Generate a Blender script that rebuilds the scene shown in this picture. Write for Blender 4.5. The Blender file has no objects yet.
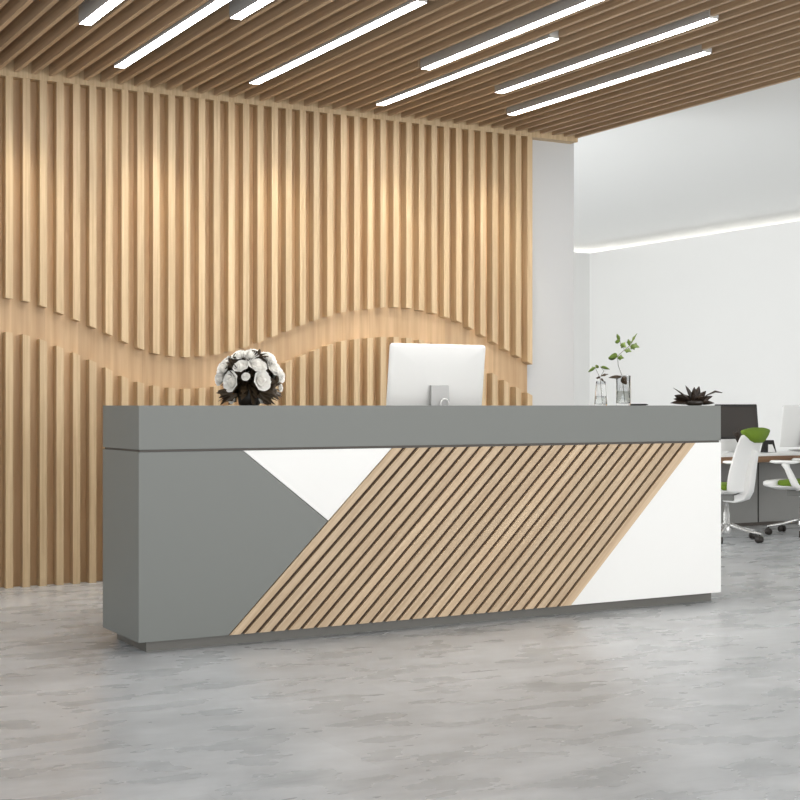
import bpy, bmesh, math, random
from mathutils import Vector, Matrix
random.seed(7)
S = bpy.context.scene
COL = S.collection
PI = math.pi
FLOOR_A = (142, 145, 147); FLOOR_B = (209, 212, 214)
WORLD, WASH, FRONT, OFFL, OFFF = 0.92, 30, 285, 350, 40
R = math.radians

# ------------------------------------------------------------------ materials
def lin(c):
    c /= 255.0
    return c / 12.92 if c <= 0.04045 else ((c + 0.055) / 1.055) ** 2.4
def rgb(r, g, b): return (lin(r), lin(g), lin(b), 1)

def mat(name, col, rough=0.5, metal=0.0, bump=0.0, bscale=200, var=0.0, spec=0.5, coat=0.0):
    m = bpy.data.materials.new(name); m.use_nodes = True
    nt = m.node_tree; b = nt.nodes['Principled BSDF']
    b.inputs['Base Color'].default_value = col
    b.inputs['Roughness'].default_value = rough
    b.inputs['Metallic'].default_value = metal
    b.inputs['Specular IOR Level'].default_value = spec
    b.inputs['Coat Weight'].default_value = coat
    tc = nt.nodes.new('ShaderNodeTexCoord')
    n = nt.nodes.new('ShaderNodeTexNoise'); n.inputs['Scale'].default_value = bscale
    nt.links.new(tc.outputs['Object'], n.inputs['Vector'])
    if bump:
        bp = nt.nodes.new('ShaderNodeBump'); bp.inputs['Strength'].default_value = bump; bp.inputs['Distance'].default_value = 0.002
        nt.links.new(n.outputs['Fac'], bp.inputs['Height']); nt.links.new(bp.outputs['Normal'], b.inputs['Normal'])
    mx = nt.nodes.new('ShaderNodeMix'); mx.data_type = 'RGBA'
    mx.inputs['A'].default_value = tuple(x * (1 - var) for x in col[:3]) + (1,)
    mx.inputs['B'].default_value = tuple(min(1, x * (1 + var)) for x in col[:3]) + (1,)
    nt.links.new(n.outputs['Fac'], mx.inputs['Factor']); nt.links.new(mx.outputs['Result'], b.inputs['Base Color'])
    return m

def wood(name, ca, cb, grain=(60, 60, 3), rough=0.45, tone=0.14, angle=0.0):
    """pale timber: stretched grain along z (or tilted in xz), per-board tone from the 'tone' attribute"""
    m = bpy.data.materials.new(name); m.use_nodes = True
    nt = m.node_tree; N = nt.nodes; L = nt.links; b = N['Principled BSDF']
    tc = N.new('ShaderNodeTexCoord'); mp = N.new('ShaderNodeMapping'); mp.vector_type = 'POINT'
    rot = N.new('ShaderNodeMapping'); rot.inputs['Rotation'].default_value = (0, angle, 0)
    mp.inputs['Scale'].default_value = grain
    at = N.new('ShaderNodeAttribute'); at.attribute_name = 'tone'
    off = N.new('ShaderNodeVectorMath'); off.operation = 'SCALE'; off.inputs['Scale'].default_value = 37.0
    L.new(at.outputs['Vector'], off.inputs[0])
    add = N.new('ShaderNodeVectorMath'); add.operation = 'ADD'
    L.new(tc.outputs['Object'], rot.inputs['Vector']); L.new(rot.outputs['Vector'], mp.inputs['Vector'])
    L.new(mp.outputs['Vector'], add.inputs[0]); L.new(off.outputs['Vector'], add.inputs[1])
    n1 = N.new('ShaderNodeTexNoise'); n1.inputs['Scale'].default_value = 1.0; n1.inputs['Detail'].default_value = 4
    L.new(add.outputs['Vector'], n1.inputs['Vector'])
    mx = N.new('ShaderNodeMix'); mx.data_type = 'RGBA'
    mx.inputs['A'].default_value = ca; mx.inputs['B'].default_value = cb
    rr = N.new('ShaderNodeMapRange'); rr.inputs['From Min'].default_value = 0.3; rr.inputs['From Max'].default_value = 0.7
    L.new(n1.outputs['Fac'], rr.inputs['Value']); L.new(rr.outputs['Result'], mx.inputs['Factor'])
    hsv = N.new('ShaderNodeHueSaturation')
    t2 = N.new('ShaderNodeMapRange'); t2.inputs['To Min'].default_value = 1 - tone; t2.inputs['To Max'].default_value = 1 + tone
    L.new(at.outputs['Fac'], t2.inputs['Value']); L.new(t2.outputs['Result'], hsv.inputs['Value'])
    L.new(mx.outputs['Result'], hsv.inputs['Color']); L.new(hsv.outputs['Color'], b.inputs['Base Color'])
    b.inputs['Roughness'].default_value = rough
    bp = N.new('ShaderNodeBump'); bp.inputs['Strength'].default_value = 0.06; bp.inputs['Distance'].default_value = 0.001
    L.new(n1.outputs['Fac'], bp.inputs['Height']); L.new(bp.outputs['Normal'], b.inputs['Normal'])
    return m

def emis(name, col, strength):
    m = bpy.data.materials.new(name); m.use_nodes = True
    b = m.node_tree.nodes['Principled BSDF']
    b.inputs['Base Color'].default_value = (0.8, 0.8, 0.8, 1)
    b.inputs['Emission Color'].default_value = col; b.inputs['Emission Strength'].default_value = strength
    return m

def glass(name, col=(1, 1, 1, 1), ior=1.45, rough=0.0):
    m = bpy.data.materials.new(name); m.use_nodes = True
    b = m.node_tree.nodes['Principled BSDF']
    b.inputs['Base Color'].default_value = col; b.inputs['Transmission Weight'].default_value = 1.0
    b.inputs['Roughness'].default_value = rough; b.inputs['IOR'].default_value = ior
    return m

def floor_mat():
    m = bpy.data.materials.new('polished_concrete'); m.use_nodes = True
    nt = m.node_tree; N = nt.nodes; L = nt.links; b = N['Principled BSDF']
    tc = N.new('ShaderNodeTexCoord')
    # tiles, about 1.2 x 0.6 m, very faint joints and tile tone
    mt = N.new('ShaderNodeMapping'); mt.inputs['Scale'].default_value = (1, 1, 1); mt.inputs['Location'].default_value = (0.23, 0.31, 0)
    L.new(tc.outputs['Object'], mt.inputs['Vector'])
    br = N.new('ShaderNodeTexBrick'); br.offset = 0.5; br.inputs['Scale'].default_value = 1.0
    br.inputs['Brick Width'].default_value = 1.2; br.inputs['Row Height'].default_value = 0.6
    br.inputs['Mortar Size'].default_value = 0.002; br.inputs['Mortar Smooth'].default_value = 0.2
    br.inputs['Color1'].default_value = (0.44, 0.44, 0.44, 1); br.inputs['Color2'].default_value = (0.56, 0.56, 0.56, 1)
    br.inputs['Mortar'].default_value = (0.36, 0.36, 0.36, 1)
    L.new(mt.outputs['Vector'], br.inputs['Vector'])
    def noise(scale, sc, det=5, rough=0.6, dist=0.0):
        mp = N.new('ShaderNodeMapping'); mp.inputs['Scale'].default_value = sc
        mp.inputs['Rotation'].default_value = (0, 0, R(30))
        L.new(tc.outputs['Object'], mp.inputs['Vector'])
        n = N.new('ShaderNodeTexNoise'); n.inputs['Scale'].default_value = scale; n.inputs['Detail'].default_value = det
        n.inputs['Roughness'].default_value = rough; n.inputs['Distortion'].default_value = dist
        L.new(mp.outputs['Vector'], n.inputs['Vector']); return n
    n1 = noise(1.5, (1, 1.5, 1), 4, 0.5, 0.2); n2 = noise(3.2, (1, 2.0, 1), 4, 0.5, 0.25); n3 = noise(11, (1, 1.8, 1), 5, 0.6)
    def madd(a, k, c):
        q = N.new('ShaderNodeMath'); q.operation = 'MULTIPLY_ADD'; L.new(a, q.inputs[0]); q.inputs[1].default_value = k
        if isinstance(c, float): q.inputs[2].default_value = c
        else: L.new(c, q.inputs[2])
        return q.outputs[0]
    s = madd(n1.outputs['Fac'], 0.50, 0.0); s = madd(n2.outputs['Fac'], 0.55, s); s = madd(n3.outputs['Fac'], 0.18, s)
    s = madd(br.outputs['Color'], 0.55, s)
    cr = N.new('ShaderNodeMapRange'); cr.inputs['From Min'].default_value = 0.60; cr.inputs['From Max'].default_value = 1.16
    L.new(s, cr.inputs['Value'])
    mx = N.new('ShaderNodeMix'); mx.data_type = 'RGBA'
    mx.inputs['A'].default_value = rgb(*FLOOR_A); mx.inputs['B'].default_value = rgb(*FLOOR_B)
    L.new(cr.outputs['Result'], mx.inputs['Factor']); L.new(mx.outputs['Result'], b.inputs['Base Color'])
    rg = N.new('ShaderNodeMapRange'); rg.inputs['To Min'].default_value = 0.22; rg.inputs['To Max'].default_value = 0.34
    L.new(n2.outputs['Fac'], rg.inputs['Value']); L.new(rg.outputs['Result'], b.inputs['Roughness'])
    b.inputs['Specular IOR Level'].default_value = 0.5
    return m

M = dict(
    white_paint=mat('white_ceiling_paint', rgb(244, 244, 242), 0.85, bump=0.03, var=0.005),
    wall_shaded=mat('shaded_white_plaster', rgb(206, 206, 205), 0.8, bump=0.05, var=0.01),  # same plaster as the white walls, shade put into its colour
    wall=mat('white_plaster', rgb(231, 231, 229), 0.8, bump=0.05, var=0.01),
    slat=wood('pale_oak_wall', rgb(186, 159, 122), rgb(208, 183, 146), (70, 70, 1.6), 0.5, 0.09),
    backing=wood('oak_backing', rgb(184, 151, 112), rgb(206, 174, 135), (26, 26, 1.4), 0.5, 0.09),
    cslat=wood('oak_ceiling', rgb(176, 148, 118), rgb(200, 172, 140), (70, 1.5, 70), 0.55, 0.09),
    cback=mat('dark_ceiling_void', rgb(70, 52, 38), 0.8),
    dslat=wood('oak_diagonal', rgb(190, 163, 130), rgb(212, 188, 156), (55, 55, 2.2), 0.45, 0.08, R(-45)),
    dback=mat('dark_brown_backing', rgb(74, 56, 42), 0.7),
    grey=mat('grey_lacquer', rgb(121, 124, 120), 0.42, bump=0.02, var=0.015),
    plinth=mat('dark_grey_plinth', rgb(108, 106, 100), 0.35, var=0.02),
    gap=mat('shadow_gap', rgb(84, 78, 72), 0.5),
    white=mat('white_lacquer', rgb(247, 247, 244), 0.3, var=0.005),
    floor=floor_mat(),
    alu=mat('light_aluminium', rgb(196, 194, 190), 0.45, 0.1),
    led=emis('lamp_diffuser', (1, 0.985, 0.96, 1), 34.0),
    cove=emis('cove_strip', (1, 0.99, 0.97, 1), 5.0),
    plastic=mat('white_plastic', rgb(236, 236, 234), 0.35, var=0.005),
    imac=mat('satin_silver_white', rgb(236, 236, 234), 0.35, 0.0),
    silver=mat('silver_stand', rgb(186, 186, 185), 0.45, 0.1),
    chrome=mat('polished_aluminium', rgb(214, 214, 212), 0.22, 0.7),
    screen=mat('dark_screen', rgb(58, 52, 48), 0.25),
    bezel=mat('black_bezel', rgb(20, 16, 14), 0.4),
    green=mat('green_fabric', rgb(104, 132, 26), 0.8, bump=0.2, bscale=400, var=0.05),
    black=mat('black_rubber', rgb(38, 32, 28), 0.5),
    greymesh=mat('grey_metal', rgb(120, 120, 116), 0.5),
    panel=mat('grey_panel', rgb(150, 150, 147), 0.6, var=0.01),
    deskw=wood('desk_walnut', rgb(138, 104, 78), rgb(164, 128, 98), (3, 60, 60), 0.4, 0.05),
    petal=mat('white_petal', rgb(250, 248, 243), 0.6, var=0.02, bscale=30),
    leafd=mat('dark_leaf', rgb(66, 52, 34), 0.5, var=0.25, bscale=40),
    leafg=mat('green_leaf', rgb(108, 132, 50), 0.5, var=0.35, bscale=60),
    stem=mat('brown_stem', rgb(90, 84, 60), 0.6),
    darkpl=mat('dark_foliage', rgb(50, 38, 28), 0.45, var=0.2, bscale=40),
    vase=mat('dark_vase', rgb(48, 42, 36), 0.3),
    glass=glass('clear_glass', ior=1.10), water=glass('water', (0.97, 0.99, 0.98, 1), 1.06),
    paper=mat('white_paper', rgb(240, 240, 238), 0.7),
    cable=mat('white_cable', rgb(240, 240, 238), 0.5),
)

# ------------------------------------------------------------------ mesh helpers
class MB:
    def __init__(s): s.v = []; s.f = []; s.t = []; s.tone = 0.5
    def add(s, vs, fs):
        o = len(s.v); s.v += [tuple(v) for v in vs]; s.t += [s.tone] * len(vs)
        s.f += [tuple(o + i for i in f) for f in fs]
    def box(s, x0, x1, y0, y1, z0, z1):
        s.add([(x0,y0,z0),(x1,y0,z0),(x1,y1,z0),(x0,y1,z0),(x0,y0,z1),(x1,y0,z1),(x1,y1,z1),(x0,y1,z1)],
              [(0,3,2,1),(4,5,6,7),(0,1,5,4),(1,2,6,5),(2,3,7,6),(3,0,4,7)])
    def hexa(s, a, b):   # a, b: two quads (4 points each), joined
        s.add(list(a) + list(b), [(3,2,1,0),(4,5,6,7),(0,1,5,4),(1,2,6,5),(2,3,7,6),(3,0,4,7)])
    def prism_y(s, pts, y0, y1):   # polygon in xz extruded along y
        n = len(pts); s.add([(x,y0,z) for x,z in pts] + [(x,y1,z) for x,z in pts],
            [tuple(range(n)), tuple(range(2*n-1, n-1, -1))] + [(i, n+i, n+(i+1)%n, (i+1)%n) for i in range(n)])
    def prism_x(s, pts, x0, x1):
        n = len(pts); s.add([(x0,y,z) for y,z in pts] + [(x1,y,z) for y,z in pts],
            [tuple(range(n)), tuple(range(2*n-1, n-1, -1))] + [(i, n+i, n+(i+1)%n, (i+1)%n) for i in range(n)])
    def prism_z(s, pts, z0, z1):
        n = len(pts); s.add([(x,y,z0) for x,y in pts] + [(x,y,z1) for x,y in pts],
            [tuple(range(n-1,-1,-1)), tuple(range(n, 2*n))] + [(i, (i+1)%n, n+(i+1)%n, n+i) for i in range(n)])
    def loft(s, rings, cap=True):
        n = len(rings[0]); o = []
        for r in rings: o += list(r)
        fs = []
        for k in range(len(rings)-1):
            for i in range(n): fs.append((k*n+i, k*n+(i+1)%n, (k+1)*n+(i+1)%n, (k+1)*n+i))
        if cap: fs.append(tuple(range(n-1,-1,-1))); fs.append(tuple((len(rings)-1)*n+i for i in range(n)))
        s.add(o, fs)
    def tube(s, pts, rad, n=10, flat=1.0):
        pts = [Vector(p) for p in pts]; rr = rad if isinstance(rad, (list, tuple)) else [rad]*len(pts)
        rings = []
        for i, p in enumerate(pts):
            d = (pts[min(i+1, len(pts)-1)] - pts[max(i-1, 0)]).normalized()
            up = Vector((0,0,1)) if abs(d.z) < 0.92 else Vector((0,1,0))
            a = d.cross(up).normalized(); b = a.cross(d).normalized()
            rings.append([p + a*math.cos(2*PI*k/n)*rr[i] + b*math.sin(2*PI*k/n)*rr[i]*flat for k in range(n)])
        s.loft(rings)
    def lathe(s, prof, c=(0,0,0), n=24):
        s.loft([[(c[0]+r*math.cos(2*PI*k/n), c[1]+r*math.sin(2*PI*k/n), c[2]+z) for k in range(n)] for r, z in prof])
    def build(s, name, m, parent=None, smooth=False, bevel=0.0, sub=0, loc=None):
        me = bpy.data.meshes.new(name); me.from_pydata(s.v, [], s.f); me.update()
        at = me.attributes.new('tone', 'FLOAT', 'POINT'); at.data.foreach_set('value', s.t)
        bm = bmesh.new(); bm.from_mesh(me); bmesh.ops.recalc_face_normals(bm, faces=bm.faces); bm.to_mesh(me); bm.free()
        me.materials.append(m)
        if smooth: me.polygons.foreach_set('use_smooth', [True]*len(me.polygons))
        o = bpy.data.objects.new(name, me); COL.objects.link(o)
        if parent: o.parent = parent
        if loc: o.location = loc
        if bevel:
            q = o.modifiers.new('Bevel', 'BEVEL'); q.width = bevel; q.segments = 3; q.limit_method = 'ANGLE'; q.angle_limit = R(40)
        if sub:
            q = o.modifiers.new('Subdivision', 'SUBSURF'); q.levels = sub; q.render_levels = sub
        if smooth and not sub:
            q = me.shade_auto_smooth(angle=R(40)) if hasattr(me, 'shade_auto_smooth') else None
        return o

def struct(o): o['kind'] = 'structure'; return o
def tag(o, label, cat, group=None):
    o['label'] = label; o['category'] = cat
    if group: o['group'] = group
    return o
def thing(name, label, cat, loc=(0,0,0), rotz=0, group=None):
    o = bpy.data.objects.new(name, None); COL.objects.link(o); o.empty_display_size = 0.1
    o.location = loc; o.rotation_euler = (0, 0, rotz); return tag(o, label, cat, group)
def kids(o): return [c for c in list(bpy.data.objects) if c.parent == o]
def copy_tree(o, parent=None):
    c = o.copy(); COL.objects.link(c); c.parent = parent
    for ch in kids(o): copy_tree(ch, c)
    return c

# ------------------------------------------------------------------ room
b = MB(); b.box(-2.0, 13.95, -0.5, 17.97, -0.1, 0.0); struct(b.build('floor', M['floor']))

WF = 8.89          # front plane of the wall slats
CZ = 3.25          # underside of ceiling slats
PITCH = 0.1077
b = MB(); b.box(-1.5, 6.735, 8.985, 9.22, 0, 3.53); wall_back = struct(b.build('wall_back', M['wall_shaded']))
# oak cladding on the back wall
trim = MB()
x = 1.0
while x < 6.27:
    w = 0.2154; x1 = min(x + w, 6.27)
    trim.tone = random.random(); trim.box(x, x1, 8.965, 8.985, 0, CZ - 0.03); x += w
trim.build('oak_backing_boards', M['backing'], wall_back)
UP = [(0.9, 1.80), (1.6, 1.835), (2.258, 1.826), (2.371, 1.811), (2.473, 1.783), (2.582, 1.742), (2.693, 1.701), (2.799, 1.659), (2.905, 1.616), (3.014, 1.566), (3.123, 1.523), (3.234, 1.492), (3.338, 1.48), (3.445, 1.475), (3.552, 1.484), (3.682, 1.5), (3.829, 1.537), (3.978, 1.588), (4.084, 1.632), (4.191, 1.67), (4.3, 1.714), (4.409, 1.753), (4.519, 1.784), (4.623, 1.816), (4.736, 1.834), (4.842, 1.845), (4.949, 1.863), (5.058, 1.867), (5.167, 1.864), (5.269, 1.852), (5.381, 1.834), (5.485, 1.808), (5.599, 1.781), (5.706, 1.732), (5.804, 1.682), (5.913, 1.631), (6.013, 1.58), (6.133, 1.53), (6.245, 1.477), (6.30, 1.45)]
LO = [(0.9, 1.60), (1.6, 1.622), (2.258, 1.612), (2.371, 1.596), (2.473, 1.567), (2.582, 1.525), (2.693, 1.482), (2.799, 1.438), (2.892, 1.394), (2.993, 1.343), (3.102, 1.305), (3.227, 1.279), (3.338, 1.267), (3.445, 1.261), (3.566, 1.268), (3.719, 1.29), (3.866, 1.332), (4.016, 1.388), (4.191, 1.455), (4.3, 1.497), (4.409, 1.541), (4.519, 1.579), (4.623, 1.61), (4.728, 1.626), (4.842, 1.636), (4.949, 1.648), (5.108, 1.65), (5.227, 1.638), (5.338, 1.619), (5.477, 1.577), (5.608, 1.527), (5.741, 1.47), (5.867, 1.411), (5.976, 1.359), (6.077, 1.307), (6.198, 1.261), (6.30, 1.21)]
def interp(T, x):
    for (a, za), (c, zc) in zip(T, T[1:]):
        if x <= c: return za + (zc - za) * (x - a) / (c - a)
    return T[-1][1]
us = MB(); ls = MB(); hw = 0.023
for k in range(-11, 38):
    xc = 2.260 + PITCH * k; xa, xb = xc - hw, xc + hw
    us.tone = ls.tone = random.random()
    ua, ub, la, lb = interp(UP, xa), interp(UP, xb), interp(LO, xa), interp(LO, xb)
    us.hexa([(xa, WF, ua), (xb, WF, ub), (xb, 8.965, ub), (xa, 8.965, ua)], [(xa, WF, CZ-0.03), (xb, WF, CZ-0.03), (xb, 8.965, CZ-0.03), (xa, 8.965, CZ-0.03)])
    ls.hexa([(xa, WF, 0.0), (xb, WF, 0.0), (xb, 8.965, 0.0), (xa, 8.965, 0.0)], [(xa, WF, la), (xb, WF, lb), (xb, 8.965, lb), (xa, 8.965, la)])
us.build('upper_slats', M['slat'], wall_back); ls.build('lower_slats', M['slat'], wall_back)
b = MB(); b.tone = 0.6; b.box(0.9, 6.70, 8.886, 8.984, CZ-0.03, CZ+0.114); struct(b.build('trim_1', M['slat']))

# slatted ceiling
LIGHTS = [  # x, y near, y far
    (2.33, 5.40, 7.55), (2.81, 6.25, 8.40), (3.00, 4.88, 7.03), (3.71, 6.25, 8.39),
    (4.475, 5.33, 7.50), (4.735, 6.50, 8.55), (5.24, 5.74, 7.82), (5.71, 6.31, 8.37)]
HWL = 0.034
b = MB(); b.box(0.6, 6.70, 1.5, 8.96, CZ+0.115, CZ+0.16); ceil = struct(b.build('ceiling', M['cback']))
cs = MB(); CP = 0.1125; sw = 0.013
xs = [6.687 - CP * k for k in range(54)]
for xc in xs:
    cs.tone = random.random()
    segs = [(1.5, 8.886)]
    for (lx, ya, yb) in LIGHTS:
        if abs(lx - xc) < HWL + sw + 0.006:
            ns = []
            for (a, c) in segs:
                if a < ya: ns.append((a, min(c, ya - 0.004)))
                if c > yb: ns.append((max(a, yb + 0.004), c))
            segs = ns
    for a, c in segs: cs.box(xc - sw, xc + sw, a, c, CZ, CZ + 0.115)
cs.build('ceiling_slats', M['cslat'], ceil)

# far room
RX, BY, LZ, TZ = 12.73, 16.6, 3.40, 3.53
b = MB(); b.box(RX, RX+0.10, 4.0, BY+0.1, 0, LZ); b.box(RX+1.10, RX+1.20, 4.0, BY+1.35, 0, TZ); struct(b.build('wall_right', M['wall']))
b = MB(); b.box(6.0, RX, BY, BY+0.10, 0, LZ); b.box(6.0, RX+1.10, BY+1.25, BY+1.35, 0, TZ); struct(b.build('wall_far', M['wall']))
b = MB(); b.box(6.705, RX+1.20, 1.5, 8.96, TZ, TZ+0.1); b.box(2.0, RX+1.20, 8.96, BY+1.35, TZ, TZ+0.1); struct(b.build('ceiling_office', M['white_paint']))
b = MB(); b.box(RX+0.10, RX+1.10, 4.0, BY+0.1, LZ-0.12, LZ-0.10); b.box(6.0, RX+1.10, BY+0.10, BY+1.25, LZ-0.12, LZ-0.10); struct(b.build('trim_2', M['wall']))
b = MB(); b.box(RX+1.07, RX+1.10, 4.2, BY+1.2, LZ-0.03, LZ+0.12)
tag(b.build('cove_light', M['cove']), 'hidden white light strip glowing in the ceiling recess along the right office wall', 'light')
b = MB(); b.box(6.2, RX+1.2, BY+1.22, BY+1.25, LZ-0.03, LZ+0.12)
tag(b.build('cove_light', M['cove']), 'hidden white light strip glowing in the ceiling recess above the far office wall', 'light')

# linear lights
LLAB = ['leftmost white linear ceiling light, its lower end only, cut by the top edge',
        'long white linear light second from the left, ending just before the slatted wall',
        'small stub of white linear light at the top edge between the two long left lights',
        'long white linear light reaching from the slatted wall to the top edge near picture centre',
        'white linear light leaving the top edge right of centre, above the one with end cap',
        'middle white linear light with visible grey end cap, reaching the slatted wall',
        'white linear light with grey end cap, upper of the two rightmost parallel strips',
        'white linear light with grey end cap, lowest and rightmost, nearest the bare white wall']
for (lx, ya, yb), lab in zip(LIGHTS, LLAB):
    t = thing('linear_ceiling_light', lab, 'ceiling light', (lx, (ya+yb)/2, CZ-0.012), 0, 'linear lights in the slatted ceiling')
    h = (yb - ya) / 2
    b = MB(); b.box(-HWL, HWL, -h, h, 0.012, 0.10); b.box(-HWL, -HWL+0.003, -h, h, 0, 0.012); b.box(HWL-0.003, HWL, -h, h, 0, 0.012)
    b.build('housing', M['alu'], t)
    b = MB(); b.box(-HWL+0.003, HWL-0.003, -h+0.003, h-0.003, 0.001, 0.012); b.build('diffuser', M['led'], t)
    for sgn in (-1, 1):
        b = MB(); y0, y1 = sorted((sgn*h, sgn*(h-0.003))); b.box(-HWL, HWL, y0, y1, 0, 0.012); b.build('end_cap', M['alu'], t)

# ------------------------------------------------------------------ reception counter
FY = 6.22; CX0, CX1 = 2.174, 5.733
ct = thing('reception_counter', 'long grey and white reception counter with diagonal oak slats on its front', 'counter', ((CX0+CX1)/2, 6.48, 0))
ox, oy = (CX0+CX1)/2, 6.48
def cbuild(mb, name, m, **k):
    mb.v = [(x-ox, y-oy, z) for x, y, z in mb.v]; return mb.build(name, m, ct, **k)
b = MB(); b.box(CX0+0.057, CX1-0.02, FY+0.06, 6.70, 0, 0.055); cbuild(b, 'plinth', M['plinth'])
b = MB(); b.box(CX0, CX1, FY+0.016, 6.748, 0.055, 0.935); cbuild(b, 'body', M['grey'])
b = MB(); b.box(CX0+0.008, CX1-0.008, FY+0.008, 6.74, 0.935, 0.945); cbuild(b, 'shadow_gap', M['gap'])
b = MB(); b.box(CX0, CX1, FY, 6.748, 0.945, 1.15); cbuild(b, 'top_band', M['grey'], bevel=0.0015)
ZB, ZT, G = 0.055, 0.933, 0.0025
xb, dxs, W_ = 2.622, 0.893, 2.018      # diagonal edge foot, run, band width
def dx(z): return xb + dxs * (z - ZB) / (ZT - ZB)
zt = 0.577
b = MB(); b.prism_y([(CX0, ZB), (xb-G, ZB), (dx(zt)-G*1.6, zt), (2.695-G, ZT), (CX0, ZT)], FY, FY+0.016); cbuild(b, 'grey_front_panel', M['grey'])
b = MB(); b.prism_y([(2.695+G, ZT), (dx(zt)-G*0.3, zt+G*1.2), (dx(ZT)-G, ZT)], FY, FY+0.016)
tag_o = cbuild(b, 'white_front_panel', M['white']); tag_o['label'] = 'white triangular front panel'
b = MB(); b.prism_y([(xb+W_+G, ZB), (CX1, ZB), (CX1, ZT), (dx(ZT)+W_+G, ZT)], FY, FY+0.016)
tag_o = cbuild(b, 'white_front_panel', M['white']); tag_o['label'] = 'large white front panel at the right end'
b = MB(); b.prism_y([(xb, ZB), (xb+W_, ZB), (dx(ZT)+W_, ZT), (dx(ZT), ZT)], FY+0.010, FY+0.016)
sp = cbuild(b, 'slatted_panel', M['dback'])
n = 26; p = W_ / n
b = MB()
for i in range(n):
    b.tone = random.random(); a = xb + i*p + 0.002; c = a + p*0.70
    if i == n-1: c = xb + W_ - 0.002
    d = dxs
    b.prism_y([(a, ZB), (c, ZB), (c+d, ZT), (a+d, ZT)], FY-0.006, FY+0.010)
b.v = [(x-ox, y-oy, z) for x, y, z in b.v]; b.build('diagonal_slats', M['dslat'], sp)
# lower staff worktop behind the counter
wt = thing('staff_worktop', 'grey staff worktop behind the reception counter, under the large white computer', 'worktop', (ox, 6.99, 0))
b = MB(); b.box(CX0+0.20-ox, CX1-0.30-ox, -0.235, 0.24, 0.955, 0.98); b.build('tabletop', M['grey'], wt)
for x0 in (CX0+0.24, CX1-0.37):
    b = MB(); b.box(x0-ox, x0+0.03-ox, -0.23, 0.20, 0.0, 0.955); b.build('support', M['grey'], wt)

# ------------------------------------------------------------------ computers (27-inch class, seen from the back)
def rrect(w, h, r, n=5):
    pts = []
    for cx, cz, a0 in ((w/2-r, h-r, 0), (-w/2+r, h-r, PI/2), (-w/2+r, r, PI), (w/2-r, r, 1.5*PI)):
        for k in range(n+1): a = a0 + PI/2*k/n; pts.append((cx + r*math.cos(a), cz + r*math.sin(a)))
    return pts
def computer(name, label, loc, rotz, W, H, lift, tilt, shell, chin=0.08, stand_w=0.11):
    """screen faces local -y before rotation; back is +y"""
    t = thing(name, label, 'computer', loc, rotz)
    b = MB()
    rings = []
    for y, sc in ((0.0, 1.0), (0.006, 1.0), (0.011, 0.99), (0.016, 0.92), (0.022, 0.70), (0.024, 0.45)):
        rings.append([(x*sc, y, (z-H/2)*sc + H/2) for x, z in rrect(W, H, 0.018)])
    b.loft(rings)
    Mx = Matrix.Translation((0, 0, lift)) @ Matrix.Rotation(tilt, 4, 'X')
    def xf(mb): mb.v = [tuple(Mx @ Vector(v)) for v in mb.v]; return mb
    xf(b).build('screen_housing', shell, t, smooth=True)
    b = MB(); b.prism_y(rrect(W-0.004, H-chin, 0.008), -0.002, 0.001); b.v = [(x, y, z+chin-0.002) for x, y, z in b.v]; xf(b); bz = b.build('bezel', M['bezel'], t)
    b = MB(); b.box(-W/2+0.022, W/2-0.022, -0.004, -0.002, chin+0.02, H-0.025); xf(b).build('display', M['screen'], t)
    # stand: curved plate from the middle of the back down to a foot
    sw_ = stand_w / 2
    top = Mx @ Vector((0, 0.034, H*0.46))
    sec = [(top.y+0.0, top.z, 1.0), (top.y+0.010, top.z-0.003, 1.0), (top.y+0.014, top.z-0.12, 1.08), (top.y+0.014, 0.05, 1.2), (top.y+0.012, 0.008, 1.35)]
    b = MB(); rings = []
    for y, z, w in sec: rings.append([(-sw_*w, y-0.004, z), (sw_*w, y-0.004, z), (sw_*w, y+0.004, z+0.004), (-sw_*w, y+0.004, z+0.004)])
    b.loft(rings)
    b.build('stand', M['silver'], t)
    b = MB(); b.box(-sw_*1.45, sw_*1.45, -0.09, top.y+0.024, 0, 0.008); b.build('foot', M['silver'], t, bevel=0.002)
    return t, top, sec
CY = 6.93
mc, top, sec = computer('desktop_computer', 'large white all-in-one computer seen from behind on the reception counter', (4.192, CY, 0.98), PI, 0.64, 0.44, 0.085, -0.12, M['imac'], stand_w=0.115)
b = MB(); cy_ = sec[2][0] + 0.006; cz_ = 0.18
b.tube([(-0.02+0.028*math.cos(a), cy_+0.012, cz_+0.028*math.sin(a)) for a in [R(-30+240*k/14) for k in range(15)]] + [(-0.055, cy_+0.01, 0.14), (-0.06, cy_-0.005, 0.06), (-0.07, cy_-0.01, 0.006)], 0.0045)
b.build('cable', M['cable'], mc, smooth=True)

# ------------------------------------------------------------------ rose bouquet
def leaf_mesh(mb, base, direction, length, width, droop=0.15, curl=0.2, lobes=0, roll=None):
    base = Vector(base); d = Vector(direction).normalized()
    up = Vector((0,0,1)) if abs(d.z) < 0.9 else Vector((1,0,0))
    s = d.cross(up).normalized(); nrm = s.cross(d).normalized()
    if roll is None: roll = random.uniform(-1.2, 1.2)
    s, nrm = s*math.cos(roll) + nrm*math.sin(roll), nrm*math.cos(roll) - s*math.sin(roll)
    n = 8; vs = []
    for i in range(n+1):
        u = i/n; w = width*0.5*math.sin(PI*min(1, u**0.75))**0.8 if 0 < u < 1 else 0.0008
        if lobes: w *= 1 - 0.45*abs(math.sin(u*PI*lobes))
        c = base + d*length*u - Vector((0,0,1))*droop*length*u*u
        vs += [c - s*w + nrm*w*curl, c, c + s*w + nrm*w*curl, c - nrm*0.0012]
    fs = []
    for i in range(n):
        a = i*4; q = a+4
        fs += [(a, a+1, q+1, q), (a+1, a+2, q+2, q+1), (a+2, a+3, q+3, q+2), (a+3, a, q, q+3)]
    mb.add(vs, fs)
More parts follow.
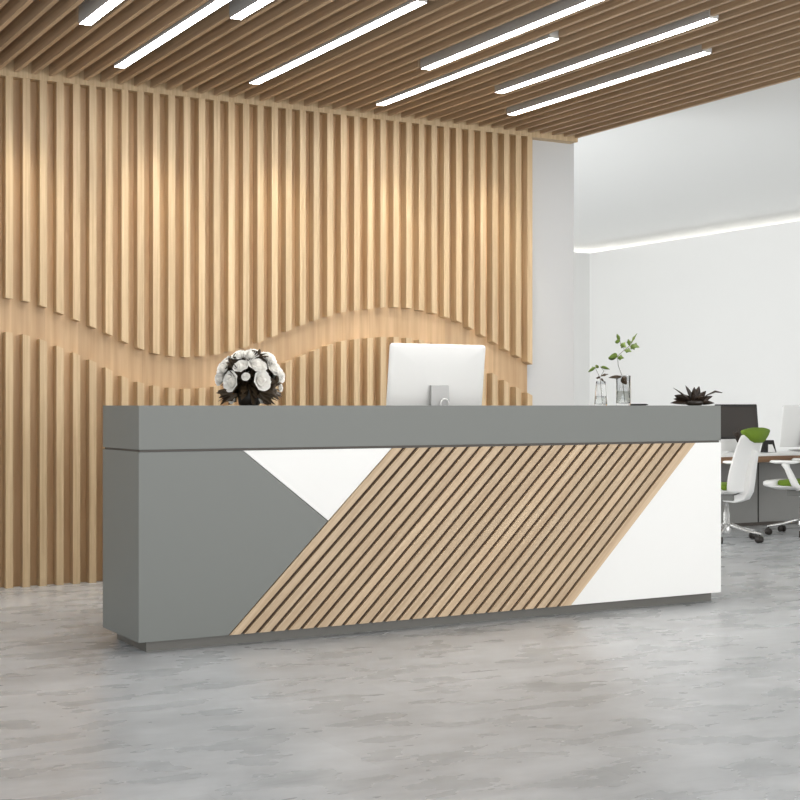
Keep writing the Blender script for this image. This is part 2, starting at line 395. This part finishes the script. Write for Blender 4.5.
def rose_mb():
    """a cupped rose head, radius 1, facing +z"""
    b = MB()
    b.lathe([(0.02, 0.62), (0.10, 0.60), (0.17, 0.50), (0.20, 0.30), (0.18, 0.0), (0.05, -0.3)], n=10)
    b.lathe([(0.02, -0.44), (0.5, -0.38), (0.66, -0.15), (0.58, 0.0), (0.40, 0.18), (0.22, 0.32), (0.02, 0.38)], n=14)
    rings = [(3, 0.22, 0.62, 0.16, 0.5), (4, 0.36, 0.62, 0.30, 0.55), (5, 0.55, 0.56, 0.50, 0.6), (6, 0.78, 0.42, 0.74, 0.55), (7, 1.0, 0.22, 0.96, 0.5)]
    for ri, (cnt, rad, topz, mid, sp_) in enumerate(rings):
        for j in range(cnt):
            a0 = 2*PI*j/cnt + ri*0.7; span = 2*PI/cnt*0.78
            vs = []; nu, nv = 5, 5
            for v in range(nv):
                tv = v/(nv-1)
                for u in range(nu):
                    tu = u/(nu-1)*2-1
                    a = a0 + tu*span*(0.55+0.45*math.sin(PI*min(1, tv*0.8+0.1)))
                    rr = rad*(0.25 + 0.75*math.sin(tv*PI*0.5)) + (0.20*rad if v == nv-1 else (0.06*rad if v == nv-2 else 0))
                    z = -0.45 + (topz+0.45)*(tv**1.15) - 0.16*abs(tu)**2*tv - (0.08*rad if v == nv-1 else 0)
                    vs.append((rr*math.cos(a), rr*math.sin(a), z))
            fs = [(v*nu+u, v*nu+u+1, (v+1)*nu+u+1, (v+1)*nu+u) for v in range(nv-1) for u in range(nu-1)]
            b.add(vs, fs)
    return b
BX, BYY = 2.838, 6.47
bq = thing('rose_bouquet', 'round bouquet of white roses with dark leaves on the left of the counter', 'flowers', (BX, BYY, 1.15))
b = MB(); b.lathe([(0.045, 0.0), (0.055, 0.01), (0.06, 0.05), (0.05, 0.09), (0.058, 0.11), (0.05, 0.11), (0.04, 0.06), (0.035, 0.02)], n=24); b.build('vase', M['vase'], bq, smooth=True)
r0 = None; c0 = Vector((0, 0, 0.145))
view = Vector((-0.42, -0.90, 0))
sites = []
for k in range(60):                    # roses over a dome
    ph = k * 2.39996; zz = 1 - (k + 0.5) / 60 * 1.22
    r_ = math.sqrt(max(0, 1 - zz*zz)); d = Vector((r_*math.cos(ph), r_*math.sin(ph), zz))
    sites.append(d)
cand = [d for i, d in enumerate(sites)]
chosen = []
for d in cand:
    if all((d - e).length > 0.44 for e in chosen): chosen.append(d)
for i, d in enumerate(chosen):
    f_ = d.dot(view.normalized())
    if f_ > 0.15: continue                    # the front is set below, rose by rose
    rad = random.uniform(0.036, 0.045)
    if r0 is None:
        ob = rose_mb().build('rose', M['petal'], bq, smooth=True); r0 = ob
    else:
        ob = r0.copy(); COL.objects.link(ob)
    ob.location = c0 + Vector((d.x*0.135, d.y*0.135, d.z*0.115))
    ob.rotation_euler = (d.to_track_quat('Z', 'Y') @ Matrix.Rotation(random.uniform(0, 6), 3, 'Z').to_quaternion()).to_euler()
    ob.scale = (rad, rad, rad)
# extra roses placed as the photo shows them on the front (camera right = (0.87,-0.5), towards camera = (-0.42,-0.90))
rt = Vector((0.905, -0.425, 0)); tw = Vector((-0.425, -0.905, 0))
for sx, sz, rad in ((-0.089, 0.118, 0.045), (0.066, 0.122, 0.044), (-0.038, 0.193, 0.036), (0.043, 0.197, 0.042), (-0.014, 0.141, 0.019), (-0.127, 0.186, 0.038), (-0.145, 0.135, 0.033), (-0.047, 0.248, 0.034), (0.008, 0.250, 0.036), (0.098, 0.236, 0.036), (0.122, 0.186, 0.040), (0.152, 0.150, 0.034), (0.155, 0.088, 0.018), (-0.085, 0.034, 0.022), (0.066, 0.032, 0.020)):
    dep = 0.85*math.sqrt(max(0.0004, 0.165**2 - sx*sx - (sz-0.13)**2)) * (0.8 if sz < 0.05 else 1)
    ob = r0.copy(); COL.objects.link(ob)
    ob.location = rt*sx + tw*dep + Vector((0, 0, sz))
    d = (rt*sx*1.5 + tw*(0.12) + Vector((0, 0, max(0, sz-0.12)*1.6+0.02))).normalized()
    ob.rotation_euler = d.to_track_quat('Z', 'Y').to_euler(); ob.scale = (rad,)*3
b = MB()
for i in range(150):                   # foliage: inner mass of dark leaves
    ph = random.uniform(0, 2*PI); zz = random.uniform(-0.55, 0.9); r_ = math.sqrt(1-zz*zz)
    d = Vector((r_*math.cos(ph), r_*math.sin(ph), zz*0.8+0.05))
    leaf_mesh(b, c0 + Vector((d.x*0.05, d.y*0.05, d.z*0.04)), d, random.uniform(0.075, 0.105), 0.042, 0.1)
for sx, sz in ((-0.155, 0.035), (-0.14, 0.06), (-0.11, 0.03), (0.15, 0.05), (0.16, 0.09), (0.12, 0.02), (-0.10, 0.245), (-0.08, 0.22), (-0.07, 0.18), (0.05, 0.285), (0.06, 0.26), (0.035, 0.25), (0.17, 0.07), (0.10, 0.045)):
    p0 = rt*sx*0.55 + tw*0.10 + Vector((0, 0, 0.10 + (sz-0.10)*0.5))
    for q in range(4):
        d = (rt*sx + Vector((0, 0, sz-0.10))).normalized() + Vector((random.uniform(-.5,.5), random.uniform(-.5,.5), random.uniform(-.5,.5)))
        leaf_mesh(b, p0*0.9, d, 0.085, 0.045, 0.05, lobes=2)
for sx, sz in ((-0.098, 0.225), (-0.085, 0.20), (0.052, 0.245), (0.060, 0.232), (0.15, 0.11), (0.01, 0.165)):
    for q in range(5):
        d = rt*random.uniform(-1, 1) + Vector((0, 0, random.uniform(-0.7, 1))) + tw*0.35
        leaf_mesh(b, rt*sx*0.9 + tw*0.085 + Vector((0, 0, sz)), d, 0.048, 0.024, 0.05)
for i in range(70):                    # low dark leaves hanging over the vase on all sides
    ph = random.uniform(0, 2*PI); p0 = Vector((math.cos(ph)*0.055, math.sin(ph)*0.055, random.uniform(0.07, 0.13)))
    leaf_mesh(b, p0, Vector((math.cos(ph)*random.uniform(0.3, 1), math.sin(ph)*random.uniform(0.3, 1), random.uniform(-0.9, 0.1))), random.uniform(0.06, 0.10), 0.045, 0.15)
# keep the foliage above the table
b.v = [(x, y, max(z, 0.004)) for x, y, z in b.v]
b.build('foliage', M['leafd'], bq, smooth=True)

# ------------------------------------------------------------------ glass vases with sprigs
VY = 6.50
def pt(x, y, z): return Vector((x, y, z))
v1 = thing('glass_vase', 'small tapered clear glass vase with a short green sprig, left of the taller vase', 'vase', (5.066, VY, 1.15), 0, 'glass vases on the counter')
b = MB(); b.lathe([(0.036, 0), (0.038, 0.004), (0.034, 0.06), (0.029, 0.115), (0.027, 0.14), (0.024, 0.14), (0.026, 0.115), (0.031, 0.06), (0.034, 0.008), (0.002, 0.007)], n=20); b.build('glass', M['glass'], v1, smooth=True)
b = MB(); b.lathe([(0.002, 0.0085), (0.0325, 0.0095), (0.030, 0.055), (0.002, 0.056)], n=20); b.build('water', M['water'], v1, smooth=True)
b = MB(); b.tube([(0.01, 0, 0.012), (0.002, 0.0, 0.10), (-0.005, 0, 0.165), (0.015, -0.01, 0.20), (-0.01, -0.01, 0.225)], 0.0016, 6); b.tube([(-0.005, 0, 0.16), (-0.03, 0.01, 0.215), (-0.055, 0.01, 0.225)], 0.0013, 6); st1 = b.build('stem', M['stem'], v1, smooth=True)
def leaves(parent, specs, m):
    for (p, d, l, w, lb) in specs:
        b = MB(); leaf_mesh(b, p, d, l, w, 0.15, 0.15, lobes=lb, roll=random.choice((-1, 1))*random.uniform(0.7, 1.2)); b.build('leaf', m, parent, smooth=True)
# directions: r = camera right, up
rX = Vector((0.86, -0.50, 0))
def dr(r, u, t=0.0): return rX*r + Vector((0, 0, u)) + Vector((-0.5, -0.86, 0))*t
leaves(v1, [((-0.03, 0.01, 0.218), dr(-1, -0.35, 0.5), 0.055, 0.026, 0), ((-0.03, 0.01, 0.22), dr(0.3, 0.35, 0.8), 0.040, 0.024, 0), ((-0.008, -0.01, 0.222), dr(1, -0.1, 0.5), 0.055, 0.024, 0)], M['leafg'])
leaves(v1, [((0.0, 0, 0.17), dr(0.8, 0.35, 0.4), 0.05, 0.022, 2), ((-0.003, 0, 0.16), dr(-0.8, 0.1, 0.5), 0.035, 0.024, 2), ((0.0, 0, 0.155), dr(0.5, -0.5, 0.4), 0.030, 0.022, 0)], M['leafd'])
v2 = thing('glass_vase', 'taller straight clear glass vase with a tall green leafy sprig and water', 'vase', (5.232, VY, 1.15), 0, 'glass vases on the counter')
b = MB(); b.lathe([(0.041, 0), (0.0425, 0.004), (0.0425, 0.172), (0.042, 0.175), (0.038, 0.175), (0.038, 0.014), (0.002, 0.012)], n=28); b.build('glass', M['glass'], v2, smooth=True)
b = MB(); b.lathe([(0.002, 0.0135), (0.0365, 0.015), (0.0365, 0.080), (0.002, 0.081)], n=28); b.build('water', M['water'], v2, smooth=True)
b = MB(); b.tube([(0.01, 0, 0.02), (0.0, 0.0, 0.10), (-0.01, 0.0, 0.175), (-0.03, 0.01, 0.235), (-0.035, 0.01, 0.29), (0.0, -0.01, 0.325), (0.03, -0.02, 0.35), (0.05, -0.03, 0.385)], 0.0017, 6); b.tube([(0.0, -0.01, 0.325), (-0.02, 0, 0.36), (-0.03, 0, 0.40)], 0.0014, 6); b.build('stem', M['stem'], v2, smooth=True)
leaves(v2, [((-0.035, 0.01, 0.285), dr(-1, 0.05, 0.6), 0.070, 0.050, 0), ((-0.035, 0.01, 0.28), dr(0.9, 0.1, 0.8), 0.045, 0.045, 2), ((0.0, -0.01, 0.325), dr(0.9, -0.1, 0.8), 0.050, 0.045, 2),
            ((-0.02, 0, 0.36), dr(0.6, -0.3, 0.9), 0.050, 0.050, 2), ((-0.025, 0, 0.375), dr(-0.7, 0.05, 0.5), 0.040, 0.03, 0), ((-0.03, 0, 0.38), dr(-0.3, 0.9, 0.2), 0.05, 0.02, 0),
            ((0.035, -0.02, 0.35), dr(1.0, -0.05, 0.7), 0.060, 0.06, 2), ((0.04, -0.02, 0.36), dr(0.5, 1.1, 0.3), 0.085, 0.036, 2), ((0.03, -0.02, 0.35), dr(-0.2, 0.9, 0.3), 0.05, 0.03, 2), ((0.04, -0.02, 0.355), dr(0.4, -0.5, 0.6), 0.04, 0.04, 2)], M['leafg'])
leaves(v2, [((-0.012, 0, 0.165), dr(-1, 0.12, 0.3), 0.085, 0.024, 0), ((-0.008, 0, 0.165), dr(0.3, -0.5, 0.7), 0.060, 0.045, 0)], M['leafd'])

pn = MB(); pn.tube([(-0.055, 0, 0.005), (0.04, 0, 0.005), (0.055, 0, 0.005)], [0.005, 0.005, 0.002], 8)
pn = pn.build('pen', M['bezel'], None, smooth=True, loc=(5.35, 6.50, 1.15)); pn.rotation_euler = (0, 0, R(-25)); tag(pn, 'thin dark pen lying on the counter right of the glass vases', 'pen')

# dark plant at the right end
dp = thing('potted_plant', 'small dark-leaved plant at the right end of the counter', 'plant', (5.632, 6.335, 1.15)); dp.scale = (1.22,)*3
b = MB(); b.lathe([(0.030, 0), (0.040, 0.004), (0.046, 0.022), (0.042, 0.024), (0.036, 0.012), (0.002, 0.010)], n=20); b.build('pot', M['vase'], dp, smooth=True)
for (r, u, t, l, w) in ((-1, 0.55, 0.2, 0.105, 0.05), (-1, 0.12, 0.3, 0.12, 0.03), (-0.45, 1.1, 0.0, 0.105, 0.05), (-0.9, 0.85, 0, 0.13, 0.010), (-0.05, 1, 0.2, 0.09, 0.030), (0.22, 1.0, 0, 0.095, 0.035), (0.55, 0.8, 0.2, 0.085, 0.035), (0.9, 0.5, 0, 0.09, 0.030), (1, 0.12, 0.3, 0.085, 0.03),
                        (-0.6, 0.5, 0.6, 0.10, 0.04), (0.4, 0.5, 0.8, 0.08, 0.035), (-0.5, 0.6, -0.7, 0.09, 0.04), (0.5, 0.6, -0.7, 0.09, 0.04), (-0.2, 0.6, 0.5, 0.06, 0.04), (-0.9, 0.3, 0.1, 0.10, 0.04)):
    b = MB(); leaf_mesh(b, dr(r*0.01, 0.012), dr(r, u, t), l, w, 0.12, 0.1, roll=random.choice((-1, 1))*random.uniform(0.7, 1.2)); b.build('leaf', M['darkpl'], dp, smooth=True)
b = MB(); b.tube([dr(0.01, 0.015), dr(0.06, 0.05), dr(0.10, 0.068), dr(0.135, 0.062)], [0.002, 0.003, 0.006, 0.002], 6); b.build('leaf', M['darkpl'], dp, smooth=True)

# ------------------------------------------------------------------ office: desk, computers, chairs
DZ = 0.71; DY0, DY1 = 9.45, 10.03
dk = thing('office_desk', 'long white-topped office desk with brown wooden edge and grey panel', 'desk', (10.0, 9.7, 0))
def dbuild(mb, name, m, **k):
    mb.v = [(x-10.0, y-9.7, z) for x, y, z in mb.v]; return mb.build(name, m, dk, **k)
DXA, DXB = 8.35, 11.6
b = MB(); b.box(DXA, DXB, DY0, DY1, DZ-0.022, DZ); dbuild(b, 'desktop', M['plastic'], bevel=0.004)
b = MB(); b.prism_x([(DY0+0.004, DZ-0.022), (DY0+0.03, DZ-0.075), (DY0+0.10, DZ-0.085), (DY1, DZ-0.085), (DY1, DZ-0.022)], DXA+0.01, DXB-0.01); dbuild(b, 'wooden_edge', M['deskw'])
for i, (xa, xc) in enumerate(((DXA+0.02, 9.685), (9.697, 11.58))):
    b = MB(); b.box(xa, xc, DY1-0.03, DY1, 0.03, DZ-0.085); dbuild(b, 'modesty_panel', M['panel'])
b = MB(); b.box(9.685, 9.697, DY1-0.034, DY1-0.002, 0.03, DZ-0.085); dbuild(b, 'panel_joint', M['bezel'])
b = MB(); b.box(DXA+0.02, 11.58, DY1-0.045, DY1, 0.0, 0.03); dbuild(b, 'foot_rail', M['gap'])
for lx in (DXA+0.08, 11.52):
    b = MB(); b.box(lx-0.02, lx+0.02, DY0+0.12, DY0+0.16, 0, DZ-0.085); dbuild(b, 'leg', M['alu'])

computer('desktop_computer', 'computer with dark screen facing forward on the office desk, behind the headrest of the chair', (9.285, 9.83, DZ), R(0), 0.53, 0.44, 0.015, -0.10, M['imac'], chin=0.115, stand_w=0.10)
computer('desktop_computer', 'white computer with its back turned, at the right edge on the office desk', (10.03, 9.80, DZ), PI, 0.53, 0.40, 0.045, -0.12, M['imac'], chin=0.075, stand_w=0.07)
# tent calendar
tc_ = thing('tent_calendar', 'small dark tent-shaped calendar with a white page between the two office computers', 'calendar', (9.55, 9.72, DZ), R(-12))
b = MB(); b.prism_x([(-0.05, 0), (0.05, 0), (0.002, 0.115), (-0.002, 0.115)], -0.055, 0.055); b.build('stand', M['bezel'], tc_)
b = MB(); b.hexa([(-0.035, -0.049, 0.004), (0.045, -0.049, 0.004), (0.045, -0.0475, 0.004), (-0.035, -0.0475, 0.004)], [(-0.015, -0.019, 0.075), (0.03, -0.019, 0.075), (0.03, -0.0175, 0.075), (-0.015, -0.0175, 0.075)]); b.build('page', M['paper'], tc_)
# keyboard and paper
kb = thing('keyboard', 'pale grey keyboard in front of the white office computer at the right edge', 'keyboard', (9.93, 9.60, DZ), R(3))
b = MB(); b.prism_x([(-0.06, 0), (0.06, 0), (0.06, 0.022), (-0.06, 0.008)], -0.21, 0.21); b.build('base', M['plastic'], kb)
b = MB()
for i in range(14):
    for j in range(5):
        z = 0.010 + (j+0.5)*0.0024; b.box(-0.20+i*0.0287, -0.20+i*0.0287+0.025, -0.052+j*0.0212, -0.052+j*0.0212+0.018, z, z+0.005)
b.build('keys', M['panel'], kb)
b = MB(); b.box(-0.15, 0.15, -0.06, 0.06, 0, 0.004); pp = b.build('paper_sheet', M['paper'], None, loc=(9.55, 9.54, DZ)); pp.rotation_euler = (0, 0, R(6)); tag(pp, 'white sheets of paper on the front edge of the office desk', 'paper')
# small dark plant partly behind the chair headrest
sp2 = thing('potted_plant', 'tiny dark plant just above the green chair headrest, before the dark screen', 'plant', (9.12, 9.62, DZ))
b = MB(); b.lathe([(0.028, 0), (0.038, 0.005), (0.044, 0.07), (0.040, 0.07), (0.034, 0.05), (0.002, 0.05)], n=18); b.build('pot', M['vase'], sp2, smooth=True)
b = MB()
for k in range(14):
    a = k*2.4; leaf_mesh(b, (0, 0, 0.05), (math.cos(a), math.sin(a), 2.0 + 0.4*(k % 3)), 0.185 + 0.02*(k % 3), 0.05, 0.15)
b.build('foliage', M['darkpl'], sp2, smooth=True)

def office_chair(label, loc, rz):
    """faces local +y"""
    t = thing('office_chair', label, 'chair', loc, rz, 'white office chairs at the desk')
    # backrest shell: curved, narrow at the waist, leaning back
    secs = [(0.415, -0.175, 0.205, 0.04), (0.43, -0.175, 0.230, 0.05), (0.52, -0.185, 0.230, 0.055), (0.60, -0.197, 0.220, 0.055), (0.70, -0.216, 0.208, 0.05), (0.80, -0.243, 0.202, 0.045), (0.88, -0.268, 0.205, 0.035), (0.935, -0.288, 0.212, 0.025)]
    b = MB(); rings = []
    for z, y, w, cv in secs:
        us_ = [-1, -0.75, -0.4, 0, 0.4, 0.75, 1]
        dip = (lambda u: -0.075*(1-u*u)) if z > 0.9 else ((lambda u: -0.035*(1-u*u)) if z > 0.85 else (lambda u: 0.0))
        fr = [(u*w, y + cv*u*u + 0.012, z + dip(u)) for u in us_]
        bk = [(u*w*0.99, y + cv*u*u - 0.014 - (0.012 if u == 0 else 0), z + dip(u)) for u in reversed(us_)]
        rings.append(fr + bk)
    b.loft(rings); b.build('backrest', M['plastic'], t, smooth=True, sub=1)
    # green headrest: lens in the scoop of the shell
    b = MB(); rings = []
    for u in (-1, -0.8, -0.5, -0.2, 0.2, 0.5, 0.8, 1):
        x = u*0.210; hb = 0.935 - 0.098*(1-u*u) - 0.003; ht = 0.945 + 0.022*(1-u*u); y = -0.283 + 0.018*u*u
        rings.append([(x, y-0.030, hb), (x, y+0.022, hb), (x, y+0.012, ht), (x, y-0.026, ht)])
    b.loft(rings); o = b.build('headrest', M['green'], t, smooth=True); o['label'] = 'green upholstered headrest'
    # spine and bracket sweeping under the seat
    b = MB(); b.loft([[(x*w, y+dy, z+dz) for x, dy, dz in ((-1, -0.026, -0.026), (1, -0.026, -0.026), (1, 0.020, 0.024), (-1, 0.020, 0.024))]
                      for (w, y, z) in ((0.030, -0.262, 0.78), (0.036, -0.240, 0.66), (0.044, -0.222, 0.54), (0.050, -0.205, 0.45), (0.055, -0.165, 0.385), (0.055, -0.08, 0.355), (0.05, 0.03, 0.36))])
    b.build('back_bracket', M['plastic'], t, smooth=True, bevel=0.006)
    # seat
    def sq(w, y0, y1, z): return [(x*w, (y0+y1)/2 + yy*(y1-y0)/2, z) for x, yy in ((-1,-0.7),(-0.75,-1),(0.75,-1),(1,-0.7),(1,0.7),(0.75,1),(-0.75,1),(-1,0.7))]
    b = MB(); b.loft([sq(0.19, -0.13, 0.15, 0.438), sq(0.212, -0.15, 0.17, 0.448), sq(0.212, -0.15, 0.17, 0.475), sq(0.19, -0.13, 0.16, 0.488)]); b.build('seat', M['green'], t, smooth=True, bevel=0.006)
    b = MB(); b.loft([sq(0.16, -0.12, 0.20, 0.405), sq(0.215, -0.15, 0.28, 0.428), sq(0.22, -0.16, 0.295, 0.438)]); b.loft([sq(0.20, 0.15, 0.27, 0.430), sq(0.218, 0.165, 0.30, 0.445), sq(0.218, 0.172, 0.30, 0.470), sq(0.19, 0.176, 0.28, 0.482)]); b.build('seat_pan', M['plastic'], t, smooth=True)
    b = MB(); b.box(-0.07, 0.07, -0.10, 0.12, 0.345, 0.405); b.build('tilt_mechanism', M['greymesh'], t, bevel=0.01)
    b = MB(); b.tube([(0.07, 0.02, 0.375), (0.20, 0.02, 0.375)], 0.006, 8); b.tube([(0.18, 0.02, 0.375), (0.225, 0.02, 0.375)], 0.012, 8); b.build('lever', M['black'], t)
    # armrests
    for sx in (-1, 1):
        b = MB(); b.tube([(sx*0.16, -0.06, 0.425), (sx*0.275, -0.05, 0.432), (sx*0.300, -0.03, 0.47), (sx*0.300, 0.0, 0.53), (sx*0.298, 0.035, 0.60), (sx*0.296, 0.055, 0.645)], [0.020, 0.028, 0.032, 0.030, 0.026, 0.036], 12)
        b.build('armrest_post', M['plastic'], t, smooth=True)
        b = MB(); b.loft([sq2 for sq2 in [[(sx*0.290 + x*0.045*k, 0.06 + y*0.125*k, z) for x, y in ((-1,-0.8),(-0.6,-1),(0.6,-1),(1,-0.8),(1,0.8),(0.6,1),(-0.6,1),(-1,0.8))] for k, z in ((0.7, 0.640), (1.0, 0.650), (1.0, 0.660), (0.9, 0.668))]])
        b.build('armrest_pad', M['plastic'], t, smooth=True)
    # column and five-star base with casters
    b = MB(); b.lathe([(0.038, 0.06), (0.042, 0.09), (0.038, 0.15), (0.028, 0.155), (0.028, 0.24), (0.020, 0.245), (0.020, 0.35)], n=18); b.build('gas_column', M['chrome'], t, smooth=True)
    for k in range(5):
        a = R(CH_PH) + k*2*PI/5; ca, sa = math.cos(a), math.sin(a)
        b = MB(); b.tube([(ca*r_, sa*r_, z) for r_, z in ((0.02, 0.135), (0.07, 0.130), (0.18, 0.098), (0.30, 0.078), (0.318, 0.075))], [0.024, 0.022, 0.017, 0.014, 0.010], 10, 0.75)
        leg = b.build('leg', M['chrome'], t, smooth=True)
        b = MB(); cx, cy = ca*0.305, sa*0.305; tx, ty = -sa, ca
        for s_ in (-1, 1):
            p1 = Vector((cx + tx*0.010*s_, cy + ty*0.010*s_, 0.029)); p2 = Vector((cx + tx*0.026*s_, cy + ty*0.026*s_, 0.029))
            b.tube([p1, p2], 0.029, 14)
        b.tube([(cx, cy, 0.030), (cx, cy, 0.072)], 0.008, 8)
        b.build('caster', M['black'], leg, smooth=True)
    return t
CH_PH = 54
ch1 = office_chair('white office chair with green headrest, fully visible beside the counter end', (8.35, 8.99, 0), R(18))
ch2 = copy_tree(ch1); ch2.location = (9.33, 9.08, 0); ch2.rotation_euler = (0, 0, R(26))
ch2['label'] = 'white office chair cut by the right picture edge, only armrest, seat corner and base showing'

# ------------------------------------------------------------------ lights
w = bpy.data.worlds.new('World'); S.world = w; w.use_nodes = True
w.node_tree.nodes['Background'].inputs['Color'].default_value = (0.975, 0.985, 1.0, 1)
w.node_tree.nodes['Background'].inputs['Strength'].default_value = WORLD
for i, x in enumerate((2.32, 3.20, 4.10, 5.0, 5.85)):
    l = bpy.data.lights.new('wall_washer', 'SPOT'); l.energy = WASH; l.color = (1.0, 0.88, 0.70); l.spot_size = R(70); l.spot_blend = 0.95; l.shadow_soft_size = 0.05
    o = bpy.data.objects.new('wall_washer', l); COL.objects.link(o); o.location = (x, 8.50, 3.24)
    o.rotation_euler = (Vector((0, 0.22, -1.05))).to_track_quat('-Z', 'Y').to_euler()
def area(name, loc, d, sx, sy, e, col=(1, 1, 1)):
    l = bpy.data.lights.new(name, 'AREA'); l.shape = 'RECTANGLE'; l.size = sx; l.size_y = sy; l.energy = e; l.color = col
    o = bpy.data.objects.new(name, l); COL.objects.link(o); o.location = loc
    o.rotation_euler = Vector(d).to_track_quat('-Z', 'Y').to_euler()
# unseen area fills added to brighten the lobby front and the far office
area('fill_light', (5.0, -2.0, 1.7), (-0.1, 1, 0), 10, 2.8, FRONT, (1, 0.995, 0.985))
area('fill_light', (3.0, 13.0, 1.7), (1, 0, 0.5), 6.5, 2.6, OFFL)
area('fill_light', (10.0, 2.0, 1.7), (0, 1, 0), 5.0, 2.8, OFFF)

# ------------------------------------------------------------------ camera
cam = bpy.data.cameras.new('camera'); co = bpy.data.objects.new('camera', cam); COL.objects.link(co)
co.location = (0, 0, 1.15); co.rotation_euler = (R(90), 0, R(-29.8))
cam.sensor_width = 36; cam.lens = 1405/800*36; cam.shift_y = 5.5/800; cam.clip_start = 0.05
S.camera = co
S.view_settings.view_transform = 'Standard'; S.view_settings.look = 'None'
S.view_settings.exposure = 0.06; S.view_settings.gamma = 1.0; S.view_settings.use_curve_mapping = False
